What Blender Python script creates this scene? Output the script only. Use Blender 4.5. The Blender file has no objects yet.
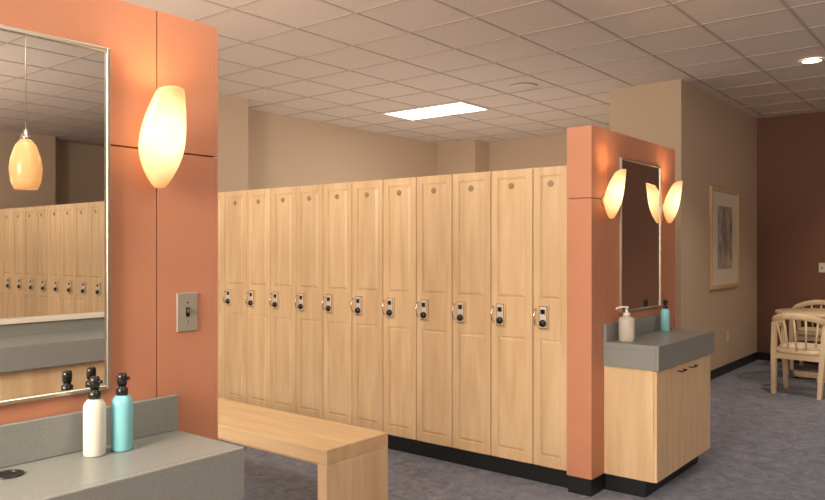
import bpy, bmesh, math, random
from mathutils import Vector, Matrix
random.seed(3)
S = bpy.context.scene
COL = S.collection
S.view_settings.view_transform = 'Standard'
CH = 3.12   # ceiling height

# ------------------------------------------------------------ materials
def newmat(name):
    m = bpy.data.materials.new(name); m.use_nodes = True
    nt = m.node_tree
    return m, nt, nt.nodes['Principled BSDF']

def plain(name, col, rough=0.5, metal=0.0, noise=0.0, nscale=40, bump=0.0, **kw):
    m, nt, b = newmat(name)
    b.inputs['Base Color'].default_value = (*col, 1)
    b.inputs['Roughness'].default_value = rough
    b.inputs['Metallic'].default_value = metal
    for k, v in kw.items():
        b.inputs[k.replace('_', ' ')].default_value = v
    if noise or bump:
        tc = nt.nodes.new('ShaderNodeTexCoord')
        n = nt.nodes.new('ShaderNodeTexNoise'); n.inputs['Scale'].default_value = nscale
        n.inputs['Detail'].default_value = 4
        nt.links.new(tc.outputs['Object'], n.inputs['Vector'])
        if noise:
            r = nt.nodes.new('ShaderNodeValToRGB')
            r.color_ramp.elements[0].position = 0.3; r.color_ramp.elements[1].position = 0.7
            r.color_ramp.elements[0].color = (*[c*(1-noise) for c in col], 1)
            r.color_ramp.elements[1].color = (*[min(1, c*(1+noise)) for c in col], 1)
            nt.links.new(n.outputs['Fac'], r.inputs['Fac'])
            nt.links.new(r.outputs['Color'], b.inputs['Base Color'])
        if bump:
            bp = nt.nodes.new('ShaderNodeBump'); bp.inputs['Strength'].default_value = bump
            bp.inputs['Distance'].default_value = 0.004
            nt.links.new(n.outputs['Fac'], bp.inputs['Height'])
            nt.links.new(bp.outputs['Normal'], b.inputs['Normal'])
    return m

def wood(name, c1, c2, scale=(9, 9, 0.9), rough=0.38):
    m, nt, b = newmat(name)
    tc = nt.nodes.new('ShaderNodeTexCoord')
    oi = nt.nodes.new('ShaderNodeObjectInfo')
    mul = nt.nodes.new('ShaderNodeMath'); mul.operation = 'MULTIPLY'; mul.inputs[1].default_value = 37.0
    nt.links.new(oi.outputs['Random'], mul.inputs[0])
    comb = nt.nodes.new('ShaderNodeCombineXYZ')
    nt.links.new(mul.outputs[0], comb.inputs[0]); nt.links.new(mul.outputs[0], comb.inputs[2])
    add = nt.nodes.new('ShaderNodeVectorMath'); add.operation = 'ADD'
    nt.links.new(tc.outputs['Object'], add.inputs[0]); nt.links.new(comb.outputs[0], add.inputs[1])
    mp = nt.nodes.new('ShaderNodeMapping'); mp.inputs['Scale'].default_value = scale
    nt.links.new(add.outputs[0], mp.inputs['Vector'])
    n = nt.nodes.new('ShaderNodeTexNoise'); n.inputs['Scale'].default_value = 1.6
    n.inputs['Detail'].default_value = 6; n.inputs['Distortion'].default_value = 0.6
    nt.links.new(mp.outputs[0], n.inputs['Vector'])
    r = nt.nodes.new('ShaderNodeValToRGB')
    r.color_ramp.elements[0].position = 0.30; r.color_ramp.elements[1].position = 0.68
    r.color_ramp.elements[0].color = (*c1, 1); r.color_ramp.elements[1].color = (*c2, 1)
    nt.links.new(n.outputs['Fac'], r.inputs['Fac'])
    hsv = nt.nodes.new('ShaderNodeHueSaturation')
    mr = nt.nodes.new('ShaderNodeMapRange'); mr.inputs['To Min'].default_value = 0.90; mr.inputs['To Max'].default_value = 1.06
    nt.links.new(oi.outputs['Random'], mr.inputs['Value'])
    nt.links.new(mr.outputs[0], hsv.inputs['Value'])
    nt.links.new(r.outputs['Color'], hsv.inputs['Color'])
    nt.links.new(hsv.outputs['Color'], b.inputs['Base Color'])
    b.inputs['Roughness'].default_value = rough
    return m

def emit(name, col, strength):
    m = bpy.data.materials.new(name); m.use_nodes = True; nt = m.node_tree
    nt.nodes.remove(nt.nodes['Principled BSDF'])
    e = nt.nodes.new('ShaderNodeEmission'); e.inputs[0].default_value = (*col, 1); e.inputs[1].default_value = strength
    nt.links.new(e.outputs[0], nt.nodes['Material Output'].inputs[0])
    return m

def shade_glass(name):
    m, nt, b = newmat(name)
    b.inputs['Base Color'].default_value = (0.45, 0.33, 0.18, 1)
    b.inputs['Roughness'].default_value = 0.25
    tc = nt.nodes.new('ShaderNodeTexCoord')
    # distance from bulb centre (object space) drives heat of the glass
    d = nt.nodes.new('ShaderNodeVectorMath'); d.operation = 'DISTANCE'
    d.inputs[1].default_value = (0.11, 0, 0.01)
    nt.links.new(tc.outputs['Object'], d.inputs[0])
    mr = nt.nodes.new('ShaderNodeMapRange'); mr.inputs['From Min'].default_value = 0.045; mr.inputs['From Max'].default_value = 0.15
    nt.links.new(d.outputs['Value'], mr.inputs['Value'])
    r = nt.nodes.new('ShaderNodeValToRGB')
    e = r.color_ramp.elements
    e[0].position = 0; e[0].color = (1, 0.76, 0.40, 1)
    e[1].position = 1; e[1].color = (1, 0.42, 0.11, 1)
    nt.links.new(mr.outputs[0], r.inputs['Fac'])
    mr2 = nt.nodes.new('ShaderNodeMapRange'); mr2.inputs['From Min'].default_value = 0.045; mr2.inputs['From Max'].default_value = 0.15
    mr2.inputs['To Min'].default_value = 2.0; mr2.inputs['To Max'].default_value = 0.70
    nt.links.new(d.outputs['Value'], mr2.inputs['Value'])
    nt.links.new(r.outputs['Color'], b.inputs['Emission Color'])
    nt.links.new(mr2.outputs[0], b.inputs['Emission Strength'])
    return m

def carpet_mat():
    m, nt, b = newmat('carpet')
    tc = nt.nodes.new('ShaderNodeTexCoord')
    n = nt.nodes.new('ShaderNodeTexNoise'); n.inputs['Scale'].default_value = 9; n.inputs['Detail'].default_value = 8
    n.inputs['Roughness'].default_value = 0.8; n.inputs['Distortion'].default_value = 1.2
    nt.links.new(tc.outputs['Object'], n.inputs['Vector'])
    r = nt.nodes.new('ShaderNodeValToRGB'); e = r.color_ramp.elements
    e[0].position = 0.32; e[0].color = (0.115, 0.13, 0.19, 1)
    e[1].position = 0.68; e[1].color = (0.30, 0.33, 0.42, 1)
    nt.links.new(n.outputs['Fac'], r.inputs['Fac'])
    nt.links.new(r.outputs['Color'], b.inputs['Base Color'])
    n2 = nt.nodes.new('ShaderNodeTexNoise'); n2.inputs['Scale'].default_value = 220
    nt.links.new(tc.outputs['Object'], n2.inputs['Vector'])
    bp = nt.nodes.new('ShaderNodeBump'); bp.inputs['Strength'].default_value = 0.5; bp.inputs['Distance'].default_value = 0.004
    nt.links.new(n2.outputs['Fac'], bp.inputs['Height']); nt.links.new(bp.outputs['Normal'], b.inputs['Normal'])
    b.inputs['Roughness'].default_value = 0.95
    return m

M = {}
M['maple'] = wood('maple', (0.69, 0.475, 0.275), (0.82, 0.615, 0.39))
M['maple_h'] = wood('maple_horizontal', (0.69, 0.47, 0.26), (0.82, 0.61, 0.37), scale=(0.9, 9, 9))
M['orange'] = plain('terracotta_panel', (0.585, 0.255, 0.155), 0.55, noise=0.03, nscale=6)
M['groove'] = plain('panel_reveal', (0.42, 0.17, 0.10), 0.8)
M['beige'] = plain('beige_wall', (0.61, 0.48, 0.365), 0.85, noise=0.04, nscale=60, bump=0.1)
M['accent'] = plain('rust_wall', (0.19, 0.09, 0.062), 0.8, noise=0.04, nscale=30)
M['ceil'] = plain('acoustic_tile', (0.69, 0.595, 0.54), 0.95, noise=0.08, nscale=90, bump=0.15)
M['tbar'] = plain('ceiling_tbar', (0.50, 0.42, 0.37), 0.6)
M['carpet'] = carpet_mat()
M['lam'] = plain('grey_laminate', (0.26, 0.275, 0.27), 0.35, noise=0.10, nscale=180)
M['black'] = plain('black_vinyl', (0.012, 0.014, 0.016), 0.4)
M['blackp'] = plain('black_plastic', (0.015, 0.014, 0.014), 0.25)
M['steel'] = plain('brushed_steel', (0.62, 0.58, 0.52), 0.3, 1.0)
M['plate'] = plain('satin_steel_plate', (0.50, 0.46, 0.41), 0.35, 0.45)
M['chrome'] = plain('chrome', (0.8, 0.78, 0.75), 0.12, 1.0)
M['mirror'] = plain('mirror_glass', (0.90, 0.90, 0.88), 0.01, 1.0)
M['silver'] = plain('lock_silver', (0.75, 0.73, 0.70), 0.4, 0.2)
M['bronze'] = plain('number_disc', (0.42, 0.30, 0.19), 0.35, 0.3)
M['glow'] = shade_glass('alabaster_shade')
M['troffer'] = emit('troffer_diffuser', (1.0, 0.88, 0.70), 9.0)
M['down'] = emit('downlight_lens', (1.0, 0.85, 0.6), 20.0)
M['white'] = plain('white_plastic', (0.8, 0.76, 0.70), 0.4)
M['cream'] = plain('seat_vinyl', (0.78, 0.68, 0.54), 0.5)
M['mat'] = plain('picture_mat', (0.82, 0.76, 0.66), 0.7)
M['art'] = plain('picture_print', (0.42, 0.38, 0.35), 0.6, noise=0.5, nscale=5)
M['blue'] = plain('blue_plastic', (0.28, 0.72, 0.84), 0.15, noise=0.0, Transmission_Weight=0.15)
M['milky'] = plain('milky_plastic', (0.84, 0.84, 0.79), 0.2, Transmission_Weight=0.2)
M['clearp'] = plain('clear_plastic', (0.88, 0.83, 0.77), 0.1, Transmission_Weight=0.45)
M['dark'] = plain('dark_void', (0.01, 0.01, 0.01), 0.7)
M['maple_chair'] = wood('pale_maple', (0.78, 0.60, 0.40), (0.88, 0.71, 0.50))

# ------------------------------------------------------------ mesh builder
class MB:
    def __init__(self, mats):
        self.bm = bmesh.new(); self.mats = mats
    def mi(self, k):
        if k not in self.mats: self.mats.append(k)
        return self.mats.index(k)
    def box(self, x0, x1, y0, y1, z0, z1, mat, bev=0.0, seg=2, rot=None):
        mx = Matrix.Translation(((x0+x1)/2, (y0+y1)/2, (z0+z1)/2)) @ (rot or Matrix.Identity(4)) @ Matrix.Diagonal((abs(x1-x0), abs(y1-y0), abs(z1-z0), 1))
        r = bmesh.ops.create_cube(self.bm, size=1, matrix=mx)
        vs = r['verts']; fs = set(f for v in vs for f in v.link_faces); i = self.mi(mat)
        for f in fs: f.material_index = i
        if bev:
            es = list(set(e for v in vs for e in v.link_edges))
            bmesh.ops.bevel(self.bm, geom=es, offset=bev, segments=seg, affect='EDGES', profile=0.5)
    def quadring(self, rings, mat, cap0=True, cap1=True, smooth=True, closed=True):
        i = self.mi(mat); vr = [[self.bm.verts.new(p) for p in r] for r in rings]
        n = len(vr[0])
        for a, b in zip(vr[:-1], vr[1:]):
            for k in range(n if closed else n-1):
                f = self.bm.faces.new((a[k], a[(k+1) % n], b[(k+1) % n], b[k])); f.material_index = i; f.smooth = smooth
        if cap0: f = self.bm.faces.new(list(reversed(vr[0]))); f.material_index = i
        if cap1: f = self.bm.faces.new(vr[-1]); f.material_index = i
    def lathe(self, prof, mat, c=(0, 0, 0), seg=28, cap0=True, cap1=True, axis='Z', smooth=True):
        rings = []
        for r, z in prof:
            ring = []
            for k in range(seg):
                a = 2*math.pi*k/seg
                p = Vector((r*math.cos(a), r*math.sin(a), z))
                if axis == 'Y': p = Vector((p.x, -p.z, p.y))
                if axis == 'X': p = Vector((p.z, p.x, p.y))
                ring.append(p+Vector(c))
            rings.append(ring)
        self.quadring(rings, mat, cap0, cap1, smooth)
    def tube(self, pts, r, mat, seg=8, rr=None):
        pts = [Vector(p) for p in pts]; rings = []
        for j, p in enumerate(pts):
            t = (pts[min(j+1, len(pts)-1)]-pts[max(j-1, 0)]).normalized()
            up = Vector((0, 0, 1)) if abs(t.z) < 0.9 else Vector((0, 1, 0))
            s = t.cross(up).normalized(); u = s.cross(t).normalized()
            ra = rr[j] if rr else r
            rings.append([p+s*ra*math.cos(2*math.pi*k/seg)+u*ra*math.sin(2*math.pi*k/seg) for k in range(seg)])
        self.quadring(rings, mat)
    def raised(self, x0, x1, z0, z1, mat, yb=0.006, yt=-0.001, ins=0.028, g=0.0):
        """raised panel facing -y"""
        def rect(i, y): return [(x0+i, y, z0+i), (x1-i, y, z0+i), (x1-i, y, z1-i), (x0+i, y, z1-i)]
        self.quadring([rect(g, yb+0.003), rect(g+0.004, yb), rect(ins, yt), rect(ins+0.001, yt)], mat, cap0=False, cap1=True, smooth=False)
    def mesh(self, name):
        bmesh.ops.recalc_face_normals(self.bm, faces=self.bm.faces)
        me = bpy.data.meshes.new(name); self.bm.to_mesh(me); self.bm.free()
        for k in self.mats: me.materials.append(M[k])
        return me
    def obj(self, name, parent=None, loc=(0, 0, 0), rot=(0, 0, 0)):
        return mk(name, self.mesh(name), parent, loc, rot)

def mk(name, me, parent=None, loc=(0, 0, 0), rot=(0, 0, 0)):
    o = bpy.data.objects.new(name, me); COL.objects.link(o)
    o.location = loc; o.rotation_euler = rot
    if parent: o.parent = parent
    return o
def empty(name, loc=(0, 0, 0), rot=(0, 0, 0)):
    return mk(name, None, None, loc, rot)
def simple(name, b, mat, bev=0.0, parent=None):
    m = MB([]); m.box(*b, mat, bev); return m.obj(name, parent)

# ------------------------------------------------------------ room shell
X0, X1, Y0, Y1 = -7.15, 7.7, -3.2, 10.3
simple('floor', (X0-.1, X1+.1, Y0-.1, Y1+.1, -.1, 0), 'carpet')
simple('ceiling', (X0-.1, X1+.1, Y0-.1, Y1+.1, CH, CH+.1), 'ceil')
simple('wall_left', (X0-.1, X0, Y0-.1, Y1+.1, 0, CH), 'beige')
simple('wall_right', (X1, X1+.1, Y0-.1, Y1+.1, 0, CH), 'beige')
simple('wall_front', (X0, X1, Y0-.1, Y0, 0, CH), 'beige')
simple('wall_back_left', (X0, -3.3, 9.95, Y1+.1, 0, CH), 'beige')
simple('wall_back_right', (-2.55, X1, Y1, Y1+.1, 0, CH), 'accent')
simple('wall_center', (-3.3, -2.55, 7.45, Y1+.1, 0, CH), 'beige')
simple('wall_pilaster_left', (X0, -6.68, 3.2, 5.37, 0, CH), 'beige')
simple('wall_pilaster_back', (X0, -6.43, 9.55, 9.95, 0, CH), 'beige')
simple('wall_pilaster_right', (7.2, X1, Y0, 5.35, 0, CH), 'beige')
simple('baseboard_center', (-2.55, -2.538, 7.45, Y1-.012, 0, .1), 'black')
simple('baseboard_center_front', (-3.3, -2.538, 7.438, 7.45, 0, .1), 'black')
simple('baseboard_back', (-2.55, X1, Y1-.012, Y1, 0, .1), 'black')
simple('baseboard_left', (X0, X0+.012, 5.37, 9.55, 0, .1), 'black')
simple('baseboard_back_left', (-6.43, -3.3, 9.938, 9.95, 0, .1), 'black')

# ceiling T-bar grid
g = MB([]); P = 0.61; zb = CH-.006
k = 0
xs = [-4.87+P*i for i in range(-4, 21)]; ys = [6.94+P*i for i in range(-17, 6)]
for x in xs:
    if X0 < x < X1: g.box(x-.009, x+.009, Y0, Y1, zb, CH, 'tbar')
for y in ys:
    if Y0 < y < Y1: g.box(X0, X1, y-.009, y+.009, zb-.0005, CH, 'tbar')
g.obj('ceiling_grid')

def troffer(xc, yc, horizontal=True):
    w, d = (1.2, .6) if horizontal else (.6, 1.2)
    e = empty('ceiling_light_troffer', (xc, yc, CH))
    a = MB([]); z1 = -.007; z0 = -.02
    for b in ((-w/2, w/2, -d/2, -d/2+.025), (-w/2, w/2, d/2-.025, d/2), (-w/2, -w/2+.025, -d/2+.025, d/2-.025), (w/2-.025, w/2, -d/2+.025, d/2-.025)):
        a.box(*b, z0, z1, 'white')
    a.obj('frame', e)
    a = MB([]); a.box(-w/2+.026, w/2-.026, -d/2+.026, d/2-.026, -.014, -.007, 'troffer'); a.obj('diffuser', e)
for p in ((-5.46, 7.245), (-4.26, 1.755), (-1.82, 1.755), (.01, 1.755), (-1.82, -.7), (-4.9, -.7), (2.45, -.7), (.6, 5.4), (4.28, 1.755), (6.1, 1.755)):  # first is in view; the others are added to light the room
    troffer(*p)

def downlight(x, y):
    e = empty('ceiling_downlight', (x, y, CH))
    a = MB([]); a.lathe([(.075, -.007), (.105, -.007), (.11, -.012), (.105, -.018), (.078, -.012)], 'white', cap0=False, cap1=False); a.obj('trim_ring', e)
    a = MB([]); a.lathe([(.076, -.010), (.076, -.007)], 'down', smooth=False); a.obj('lens', e)
    ld = bpy.data.lights.new('lamp', 'SPOT'); ld.energy = 85; ld.color = (1, .80, .58)
    ld.spot_size = math.radians(100); ld.spot_blend = .8; ld.shadow_soft_size = .07
    mk('lamp', ld, e, (0, 0, -.03))
for p in ((-1.38, 7.42), (.6, 8.6), (-.9, 9.5), (2.4, 9.5)):
    downlight(*p)
a = MB([]); a.lathe([(.14, -.007), (.14, -.013), (.12, -.016), (.0001, -.016)], 'ceil', cap0=True, cap1=False)
a.obj('ceiling_speaker', None, (-3.92, 6.72, CH))

# unseen fill lights facing up, added to brighten the ceiling; no real fixtures
def area(name, loc, sx, sy, energy, col, rot):
    ld = bpy.data.lights.new(name, 'AREA'); ld.shape = 'RECTANGLE'; ld.size = sx; ld.size_y = sy
    ld.energy = energy; ld.color = col
    mk(name, ld, None, loc, rot)
WARM = (1, .85, .70)
area('ceiling_fill', (-5.2, 7.1, 1.2), 3.4, 4.6, 44, WARM, (math.pi, 0, 0))
area('ceiling_fill', (1.6, 6.6, 1.4), 2.5, 3.0, 16, WARM, (math.pi, 0, 0))
area('ceiling_fill', (-4.4, 1.8, 1.4), 3.0, 2.4, 40, WARM, (math.pi, 0, 0))
area('ceiling_fill', (4.5, 1.0, 1.4), 4.0, 3.0, 130, WARM, (math.pi, 0, 0))
# unseen fill light added behind the camera, aimed at the lockers
def aim(a, b):
    return (Vector(b)-Vector(a)).to_track_quat('-Z', 'Y').to_euler()
p = (-1.35, -2.3, 2.2)
area('front_fill', p, 1.6, 1.2, 265, (1, .86, .68), aim(p, (-2.9, 4, 1.0)))

# ------------------------------------------------------------ lockers
LZ0, LZ1 = .105, 1.93
def locker_mesh(w):
    m = MB([]); H = LZ1-LZ0
    m.box(.001, w-.001, .022, .5, 0, H, 'maple')
    x0, x1, z0, z1 = .003, w-.003, .004, H-.004
    m.box(x0, x1, .008, .0215, z0, z1, 'maple')
    st = .05
    m.box(x0, x0+st, 0, .009, z0, z1, 'maple', .002, 1)
    m.box(x1-st, x1, 0, .009, z0, z1, 'maple', .002, 1)
    zs = [(z0, .065), (.775, 1.02), (z1-.05, z1)]
    for a, b in zs: m.box(x0+st, x1-st, .0003, .009, a, b, 'maple')
    m.raised(x0+st, x1-st, .065, .775, 'maple', yb=.0085, yt=.0, ins=.020)
    m.raised(x0+st, x1-st, 1.02, z1-.05, 'maple', yb=.0085, yt=.0, ins=.020)
    # number disc
    m.lathe([(.020, -.001), (.020, .004), (.017, .005)], 'bronze', c=(w/2, 0, H-.105), axis='Y', seg=20)
    # combination lock
    lz = 1.015-LZ0; lx = .078
    m.box(lx-.034, lx+.034, -.012, .001, lz-.075, lz+.075, 'blackp', .006, 2)
    m.box(lx-.025, lx+.025, -.016, -.010, lz-.066, lz+.066, 'silver', .003, 1)
    m.box(lx-.017, lx+.017, -.019, -.014, lz+.018, lz+.050, 'blackp', .002, 1)
    m.lathe([(.023, .014), (.023, .020), (.018, .032), (.0001, .033)], 'blackp', c=(lx, 0, lz-.036), axis='Y', seg=20, cap1=False)
    # wire pull
    hx = .025
    m.tube([(hx, .002, lz-.05), (hx, -.018, lz-.048), (hx, -.028, lz-.03), (hx, -.031, lz), (hx, -.028, lz+.03), (hx, -.018, lz+.048), (hx, .002, lz+.05)], .0045, 'chrome')
    return m.mesh('locker')
LW = .305
lm = locker_mesh(LW); lmn = locker_mesh(.245)
mk('locker', lmn, None, (-2.284, 4.026, LZ0))
for i in range(1, 14):
    mk('locker', lm, None, (-2.284-LW*i, 4.026, LZ0))
for i in range(11):
    mk('locker', lm, None, (3.1+LW*i, 4.026, LZ0))
simple('locker_base', (-2.284-LW*13, -2.04, 4.05, 4.52, 0, LZ0-.001), 'black')
simple('locker_base', (3.1, 3.1+LW*11, 4.05, 4.52, 0, LZ0-.001), 'black')

# ------------------------------------------------------------ partitions
PH = 2.145
def partition(x, y0, y1, th=.157):
    """finished face at X=x (facing +X), body goes to x-th"""
    e = empty('vanity_partition', (x, y0, 0)); L = y1-y0
    a = MB([]); a.box(-th+.012, -.012, .012, L-.012, 0, PH-.0125, 'groove'); a.obj('core', e)
    a = MB([]); a.box(-th+.006, -.006, .006, L-.006, 0, .095, 'black'); a.obj('base', e)
    a = MB([]); zs = [(.1, 1.7225), (1.7275, PH-.0005)]; s = .22; gp = .002
    segs = [(.0133, s-gp), (s+gp, L-s-gp), (L-s+gp, L-.0133)]
    for z0, z1 in zs:
        for p, q in segs:
            a.box(-.013, 0, p, q, z0, z1, 'orange', .0008, 1)
            a.box(-th, -th+.013, p, q, z0, z1, 'orange', .0008, 1)
        a.box(-th, 0, 0, .013, z0, z1, 'orange', .0012, 1)
        a.box(-th, 0, L-.013, L, z0, z1, 'orange', .0012, 1)
    a.box(-th+.0133, -.0133, .0133, L-.0133, PH-.012, PH-.0005, 'orange')
    a.obj('panels', e)

def wall_mirror(x, y0, y1, z0=1.036, z1=1.994):
    e = empty('wall_mirror', (x, y0, z0)); W = y1-y0; H = z1-z0; f = .012
    a = MB([]); a.box(.001, .010, f*.6, W-f*.6, f*.6, H-f*.6, 'mirror'); a.obj('glass', e)
    a = MB([]); 
    a.box(0.001, .018, 0, f, 0, H, 'steel', .002, 1); a.box(0.001, .018, W-f, W, 0, H, 'steel', .002, 1)
    a.box(0.001, .018, f, W-f, 0, f, 'steel', .002, 1); a.box(0.001, .018, f, W-f, H-f, H, 'steel', .002, 1)
    a.obj('frame', e)

def interp(t, tab):
    for (a, va), (b, vb) in zip(tab[:-1], tab[1:]):
        if t <= b:
            u = (t-a)/(b-a); return va+(vb-va)*u
    return tab[-1][1]
SW = [(0, .20), (.04, .36), (.10, .52), (.18, .70), (.27, .85), (.36, .95), (.45, 1.0), (.55, .995), (.66, .95), (.78, .86), (.9, .74), (1, .62)]
def sconce(x, y, z=1.746):
    e = empty('wall_sconce', (x, y, z))
    a = MB([]); a.lathe([(.034, .001), (.034, .008), (.028, .012)], 'steel', axis='X', c=(0, 0, -.03))
    a.tube([(.008, 0, -.03), (.03, 0, -.03)], .008, 'steel'); a.obj('backplate', e)
    rings = []; N = 30; n = 32
    for j in range(N+1):
        s = j/N
        zz = -.137+.274*s
        w = .070*interp(s, SW)
        d = w*.70
        cx = .049+.008*s+.048*s*s
        ring = []
        for k in range(n):
            an = 2*math.pi*k/n
            px = cx+d*math.cos(an); py = w*math.sin(an)
            tilt = .012*s*s*(math.cos(an))
            ring.append((max(px, .003), py, zz+tilt))
        rings.append(ring)
    a = MB([]); a.quadring(rings, 'glow', cap0=True, cap1=False)
    o = a.obj('glass_shade', e)
    sm = o.modifiers.new('s', 'SOLIDIFY'); sm.thickness = .004; sm.offset = -1
    ld = bpy.data.lights.new('bulb', 'POINT'); ld.energy = 6; ld.color = (1, .66, .34); ld.shadow_soft_size = .03
    l = mk('bulb', ld, e, (.098, 0, .085))

def vanity(x, y0, y1, hinge=True):
    """counter, against X=x, facing +X."""
    e = empty('vanity_counter', (x, y0, 0)); L = y1-y0; T = .88; D = .335
    a = MB([]); a.box(.001, D-.02, 0, L, T-.0305, T, 'lam', .002, 1)
    a.box(D-.02, D, 0, L, T-.14, T, 'lam', .002, 1)
    a.box(.001, D-.02, 0, .02, T-.14, T-.0305, 'lam'); a.box(.001, D-.02, L-.02, L, T-.14, T-.0305, 'lam')
    a.obj('countertop', e)
    a = MB([]); a.box(.001, .021, 0, L, T+.0005, T+.107, 'lam', .002, 1); a.obj('backsplash', e)
    a = MB([]); a.box(.001, D-.035, .012, L-.03, .10, T-.141, 'maple', .001, 1)
    a.obj('cabinet', e)
    a = MB([]); a.box(.001, D-.09, .03, L-.05, 0, .099, 'black'); a.obj('toe_kick', e)
    mid = (.012+L-.03)/2
    for i, (p, q, hy) in enumerate(((.013, mid-.002, mid-.14), (mid+.002, L-.031, mid+.06))):
        a = MB([]); a.box(D-.034, D-.016, p, q, .102, T-.145, 'maple', .002, 1); a.obj('door_%d' % (i+1), e)
        a = MB([]); hz = T-.185
        a.tube([(D-.017, hy, hz), (D+.004, hy, hz), (D+.010, hy+.008, hz), (D+.010, hy+.082, hz), (D+.004, hy+.09, hz), (D-.017, hy+.09, hz)], .004, 'blackp'); a.obj('pull_%d' % (i+1), e)
    if x < -1.95:
        a = MB([]); gy = .795-y0
        a.lathe([(.036, T), (.036, T+.004), (.028, T+.005), (.027, T+.0015)], 'blackp', c=(.09, gy, 0), cap1=False, cap0=False)
        a.lathe([(.028, T+.0005), (.028, T+.0015)], 'dark', c=(.09, gy, 0)); a.obj('waste_grommet', e)

XA, XB = -1.99, -1.877
partition(XA, .07, 1.478); partition(XB, 3.985, 5.357)
wall_mirror(XA, .43, 1.102); wall_mirror(XB, 4.37, 5.045)
sconce(XA, 1.235); sconce(XA, .30); sconce(XB, 4.15); sconce(XB, 5.11)
vanity(XA, .23, 1.318); vanity(XB, 4.14, 5.15)

# light switch
def switch(name, loc, rot):
    e = empty(name, loc, rot)
    a = MB([]); a.box(-.037, .037, -.006, 0, -.06, .06, 'plate', .002, 1); a.obj('plate', e)
    a = MB([]); a.box(-.006, .006, -.008, -.0055, -.014, .014, 'blackp'); a.box(-.004, .004, -.018, -.007, -.002, .010, 'steel', .001, 1)
    for z in (-.03, .03): a.lathe([(.003, .0055), (.003, .0068)], 'chrome', c=(0, 0, z), axis='Y', seg=10)
    a.obj('toggle', e)
switch('light_switch', (XA, 1.36, 1.235), (0, 0, math.pi/2))
switch('light_switch', (-1.80, Y1, 1.2), (0, 0, 0))
e = empty('wall_outlet', (-2.55, 9.0, .42), (0, 0, math.pi/2))
a = MB([]); a.box(-.037, .037, -.006, 0, -.06, .06, 'white', .002, 1); a.obj('plate', e)
a = MB([]); a.box(-.016, .016, -.008, -.005, .008, .036, 'cream', .001, 1); a.box(-.016, .016, -.008, -.005, -.036, -.008, 'cream', .001, 1); a.obj('sockets', e)

# ------------------------------------------------------------ bottles
def bottle(x, y, z, body, ang=0.0):
    e = empty('spray_bottle', (x, y, z), (0, 0, ang))
    a = MB([]); a.lathe([(.0001, .0), (.026, 0), (.029, .004), (.029, .125), (.027, .137), (.020, .147), (.013, .151), (.013, .156)], body, cap0=False); a.obj('body', e)
    a = MB([]); a.lathe([(.0155, .150), (.0155, .168), (.010, .171), (.010, .180)], 'blackp')
    a.lathe([(.0125, .178), (.0135, .200), (.011, .209), (.0001, .210)], 'blackp', cap1=False)
    a.tube([(.008, 0, .195), (.020, 0, .195)], .005, 'blackp'); a.obj('sprayer', e)
bottle(-1.905, 1.018, .8805, 'milky', .6); bottle(-1.897, 1.092, .8805, 'blue', .9)
bottle(-1.80, 4.95, .8805, 'blue', .5)
e = empty('soap_dispenser', (-1.785, 4.27, .8805), (0, 0, -2.6))
a = MB([]); a.lathe([(.0001, 0), (.043, 0), (.047, .005), (.047, .125), (.042, .140), (.018, .150), (.018, .158)], 'clearp', cap0=False); a.obj('body', e)
a = MB([]); a.lathe([(.021, .150), (.021, .168), (.009, .170), (.007, .195), (.013, .197), (.013, .206), (.0001, .208)], 'white', cap1=False)
a.tube([(0, 0, .202), (.03, 0, .203), (.055, 0, .196), (.062, 0, .188)], .006, 'white'); a.obj('pump', e)

# ------------------------------------------------------------ bench
e = empty('wooden_bench', (-2.59, 2.56, 0))
a = MB([]); a.box(-2.0, 0, 0, .46, .375, .45, 'maple_h', .004, 2); a.obj('seat', e)
for i, xx in enumerate((-.065, -2.0)):
    a = MB([]); a.box(xx, xx+.065, .0, .46, 0, .3745, 'maple', .003, 1); a.obj('leg_%d' % (i+1), e)
a = MB([]); a.box(-1.934, -.066, .19, .27, .29, .3745, 'maple_h', .002, 1); a.obj('stretcher', e)

# ------------------------------------------------------------ framed picture
e = empty('framed_picture', (-2.55, 8.33, .985)); W = 1.07; H = 1.13; f = .045
a = MB([])
a.box(.001, .03, 0, f, 0, H, 'maple', .004, 1); a.box(.001, .03, W-f, W, 0, H, 'maple', .004, 1)
a.box(.001, .03, f, W-f, 0, f, 'maple_h', .004, 1); a.box(.001, .03, f, W-f, H-f, H, 'maple_h', .004, 1); a.obj('frame', e)
a = MB([]); a.box(.001, .014, f, W-f, f, H-f, 'mat'); a.obj('mat', e)
a = MB([]); a.box(.014, .016, .26, W-.26, .22, H-.20, 'art'); a.obj('print', e)

# ------------------------------------------------------------ table & chairs
e = empty('round_dining_table', (-1.55, 9.10, 0))
a = MB([]); a.lathe([(.0001, .715), (.47, .715), (.50, .722), (.50, .745), (.495, .75), (.0001, .75)], 'maple_chair', cap0=False, cap1=False, seg=48); a.obj('top', e)
a = MB([]); a.lathe([(.05, .08), (.045, .12), (.045, .68), (.12, .714)], 'maple_chair'); a.obj('pedestal', e)
a = MB([]); a.box(-.32, .32, -.035, .035, .02, .08, 'maple_chair', .006); a.box(-.035, .035, -.32, -.036, .02, .08, 'maple_chair', .006); a.box(-.035, .035, .036, .32, .02, .08, 'maple_chair', .006)
for p in ((.29, 0), (-.29, 0), (0, .29), (0, -.29)): a.lathe([(.02, 0), (.02, .021)], 'blackp', c=(p[0], p[1], 0), seg=12)
a.obj('base', e)

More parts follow.
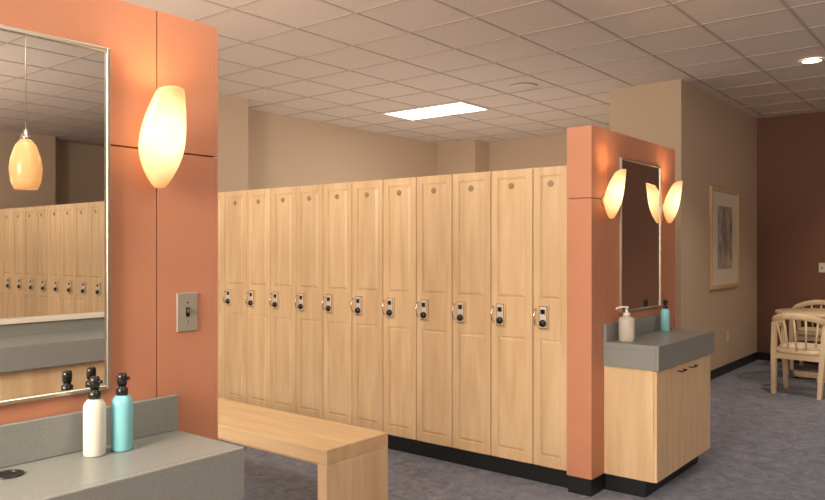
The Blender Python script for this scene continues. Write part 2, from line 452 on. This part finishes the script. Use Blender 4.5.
def chair(x, y, ang):
    W_ = 'maple_chair'
    e = empty('dining_chair', (x, y, 0), (0, 0, ang))
    # seat
    pts = []
    for k in range(40):
        t = 2*math.pi*k/40; c, s = math.cos(t), math.sin(t)
        pts.append((.235*math.copysign(abs(c)**.55, c), .225*math.copysign(abs(s)**.55, s)))
    a = MB([]); a.quadring([[(p[0]*q, p[1]*q, z) for p in pts] for q, z in ((.94, .405), (1, .415), (1, .44), (.96, .452))], W_); a.obj('seat', e)
    a = MB([]); a.quadring([[(p[0]*q, p[1]*q, z) for p in pts] for q, z in ((.88, .4522), (.90, .465), (.86, .48), (.5, .486))], 'cream'); a.obj('cushion', e)
    # U-shaped back and arm rail
    P = []
    for k in range(25):
        t = math.radians(200+140*k/24)
        P.append((.275*math.cos(t), -.02+.265*math.sin(t), .70+.08*max(0, -math.sin(t))**1.5))
    P = [(-.262, .16, .665), (-.27, .05, .68)]+P+[(.27, .05, .68), (.262, .16, .665)]
    a = MB([])
    rings = []
    for j, p in enumerate(P):
        p = Vector(p); t = (Vector(P[min(j+1, len(P)-1)])-Vector(P[max(j-1, 0)])).normalized()
        s = t.cross(Vector((0, 0, 1))).normalized(); u = Vector((0, 0, 1))
        rings.append([p+s*.014*c1+u*.030*c2 for c1, c2 in ((-1, -.7), (-.6, -1), (.6, -1), (1, -.7), (1, .7), (.6, 1), (-.6, 1), (-1, .7))])
    a.quadring(rings, W_); a.obj('back_rail', e)
    a = MB([])
    for k in range(5):
        t = math.radians(226+88*k/4)
        a.tube([(.215*math.cos(t), -.01+.21*math.sin(t), .44), (.275*math.cos(t), -.02+.265*math.sin(t), .70+.08*max(0, -math.sin(t))**1.5-.015)], .010, W_)
    a.obj('spindles', e)
    for i, (b, t) in enumerate((((-.25, .19, 0), (-.262, .15, .65)), ((.25, .19, 0), (.262, .15, .65)), ((-.21, -.23, 0), (-.235, -.15, .70)), ((.21, -.23, 0), (.235, -.15, .70)))):
        a = MB([]); b = Vector(b); t = Vector(t); m_ = (b+t)/2
        a.quadring([[c+Vector((dx*r, dy*r, 0)) for dx, dy in ((-1, -1), (1, -1), (1, 1), (-1, 1))] for c, r in ((b, .018), (b.lerp(t, .6), .024), (t, .020))], W_, smooth=False); a.obj('leg_%d' % (i+1), e)
    a = MB([]); a.box(-.23, .23, .165, .185, .35, .405, W_); a.box(-.20, .20, -.205, -.185, .35, .405, W_)
    a.box(-.235, -.215, -.185, .165, .35, .405, W_); a.box(.215, .235, -.185, .165, .35, .405, W_); a.obj('apron', e)
chair(-1.58, 8.18, -.15)
chair(-.62, 9.20, math.pi/2+.1)
chair(-1.78, 9.93, math.pi+.05)

# ------------------------------------------------------------ makeup island (seen in the mirror) and pendant
e = empty('makeup_island', (.42, .7, 0))
a = MB([]); a.box(0, .02, 0, 2.5, .74, .88, 'lam', .002, 1); a.box(.02, .50, 0, 2.5, .85, .88, 'lam'); a.obj('countertop', e)
a = MB([]); a.box(.05, .50, .03, 2.47, .1, .849, 'maple'); a.obj('cabinet', e)
a = MB([]); a.box(.10, .60, .05, 2.45, 0, .099, 'black'); a.obj('toe_kick', e)
a = MB([]); a.box(.501, .62, 0, 2.5, .1, .96, 'lam'); a.obj('half_wall', e)
a = MB([]); a.box(.48, .64, -.01, 2.51, .961, .985, 'white', .002, 1); a.obj('cap', e)
e = empty('pendant_lamp', (.35, 1.9, 0))
a = MB([]); a.lathe([(.06, CH-.025), (.06, CH-.0065)], 'steel'); a.tube([(0, 0, CH-.02), (0, 0, 2.06)], .003, 'steel'); a.lathe([(.012, 2.10), (.025, 2.06), (.028, 2.04)], 'steel'); a.obj('cord', e)
a = MB([]); a.lathe([(.028, .105), (.055, .07), (.078, .0), (.086, -.06), (.078, -.13), (.060, -.175)], 'glow', cap0=False, cap1=False)
o = a.obj('glass_shade', e, (0, 0, 1.94)); o.modifiers.new('s', 'SOLIDIFY').thickness = .004

# ------------------------------------------------------------ camera
cd = bpy.data.cameras.new('camera'); cd.lens = 744/825*36; cd.sensor_width = 36; cd.shift_y = -1/825
cam = bpy.data.objects.new('camera', cd); COL.objects.link(cam)
cam.location = (0, 0, 1.43); cam.rotation_euler = (math.pi/2, 0, math.radians(38.75))
S.camera = cam
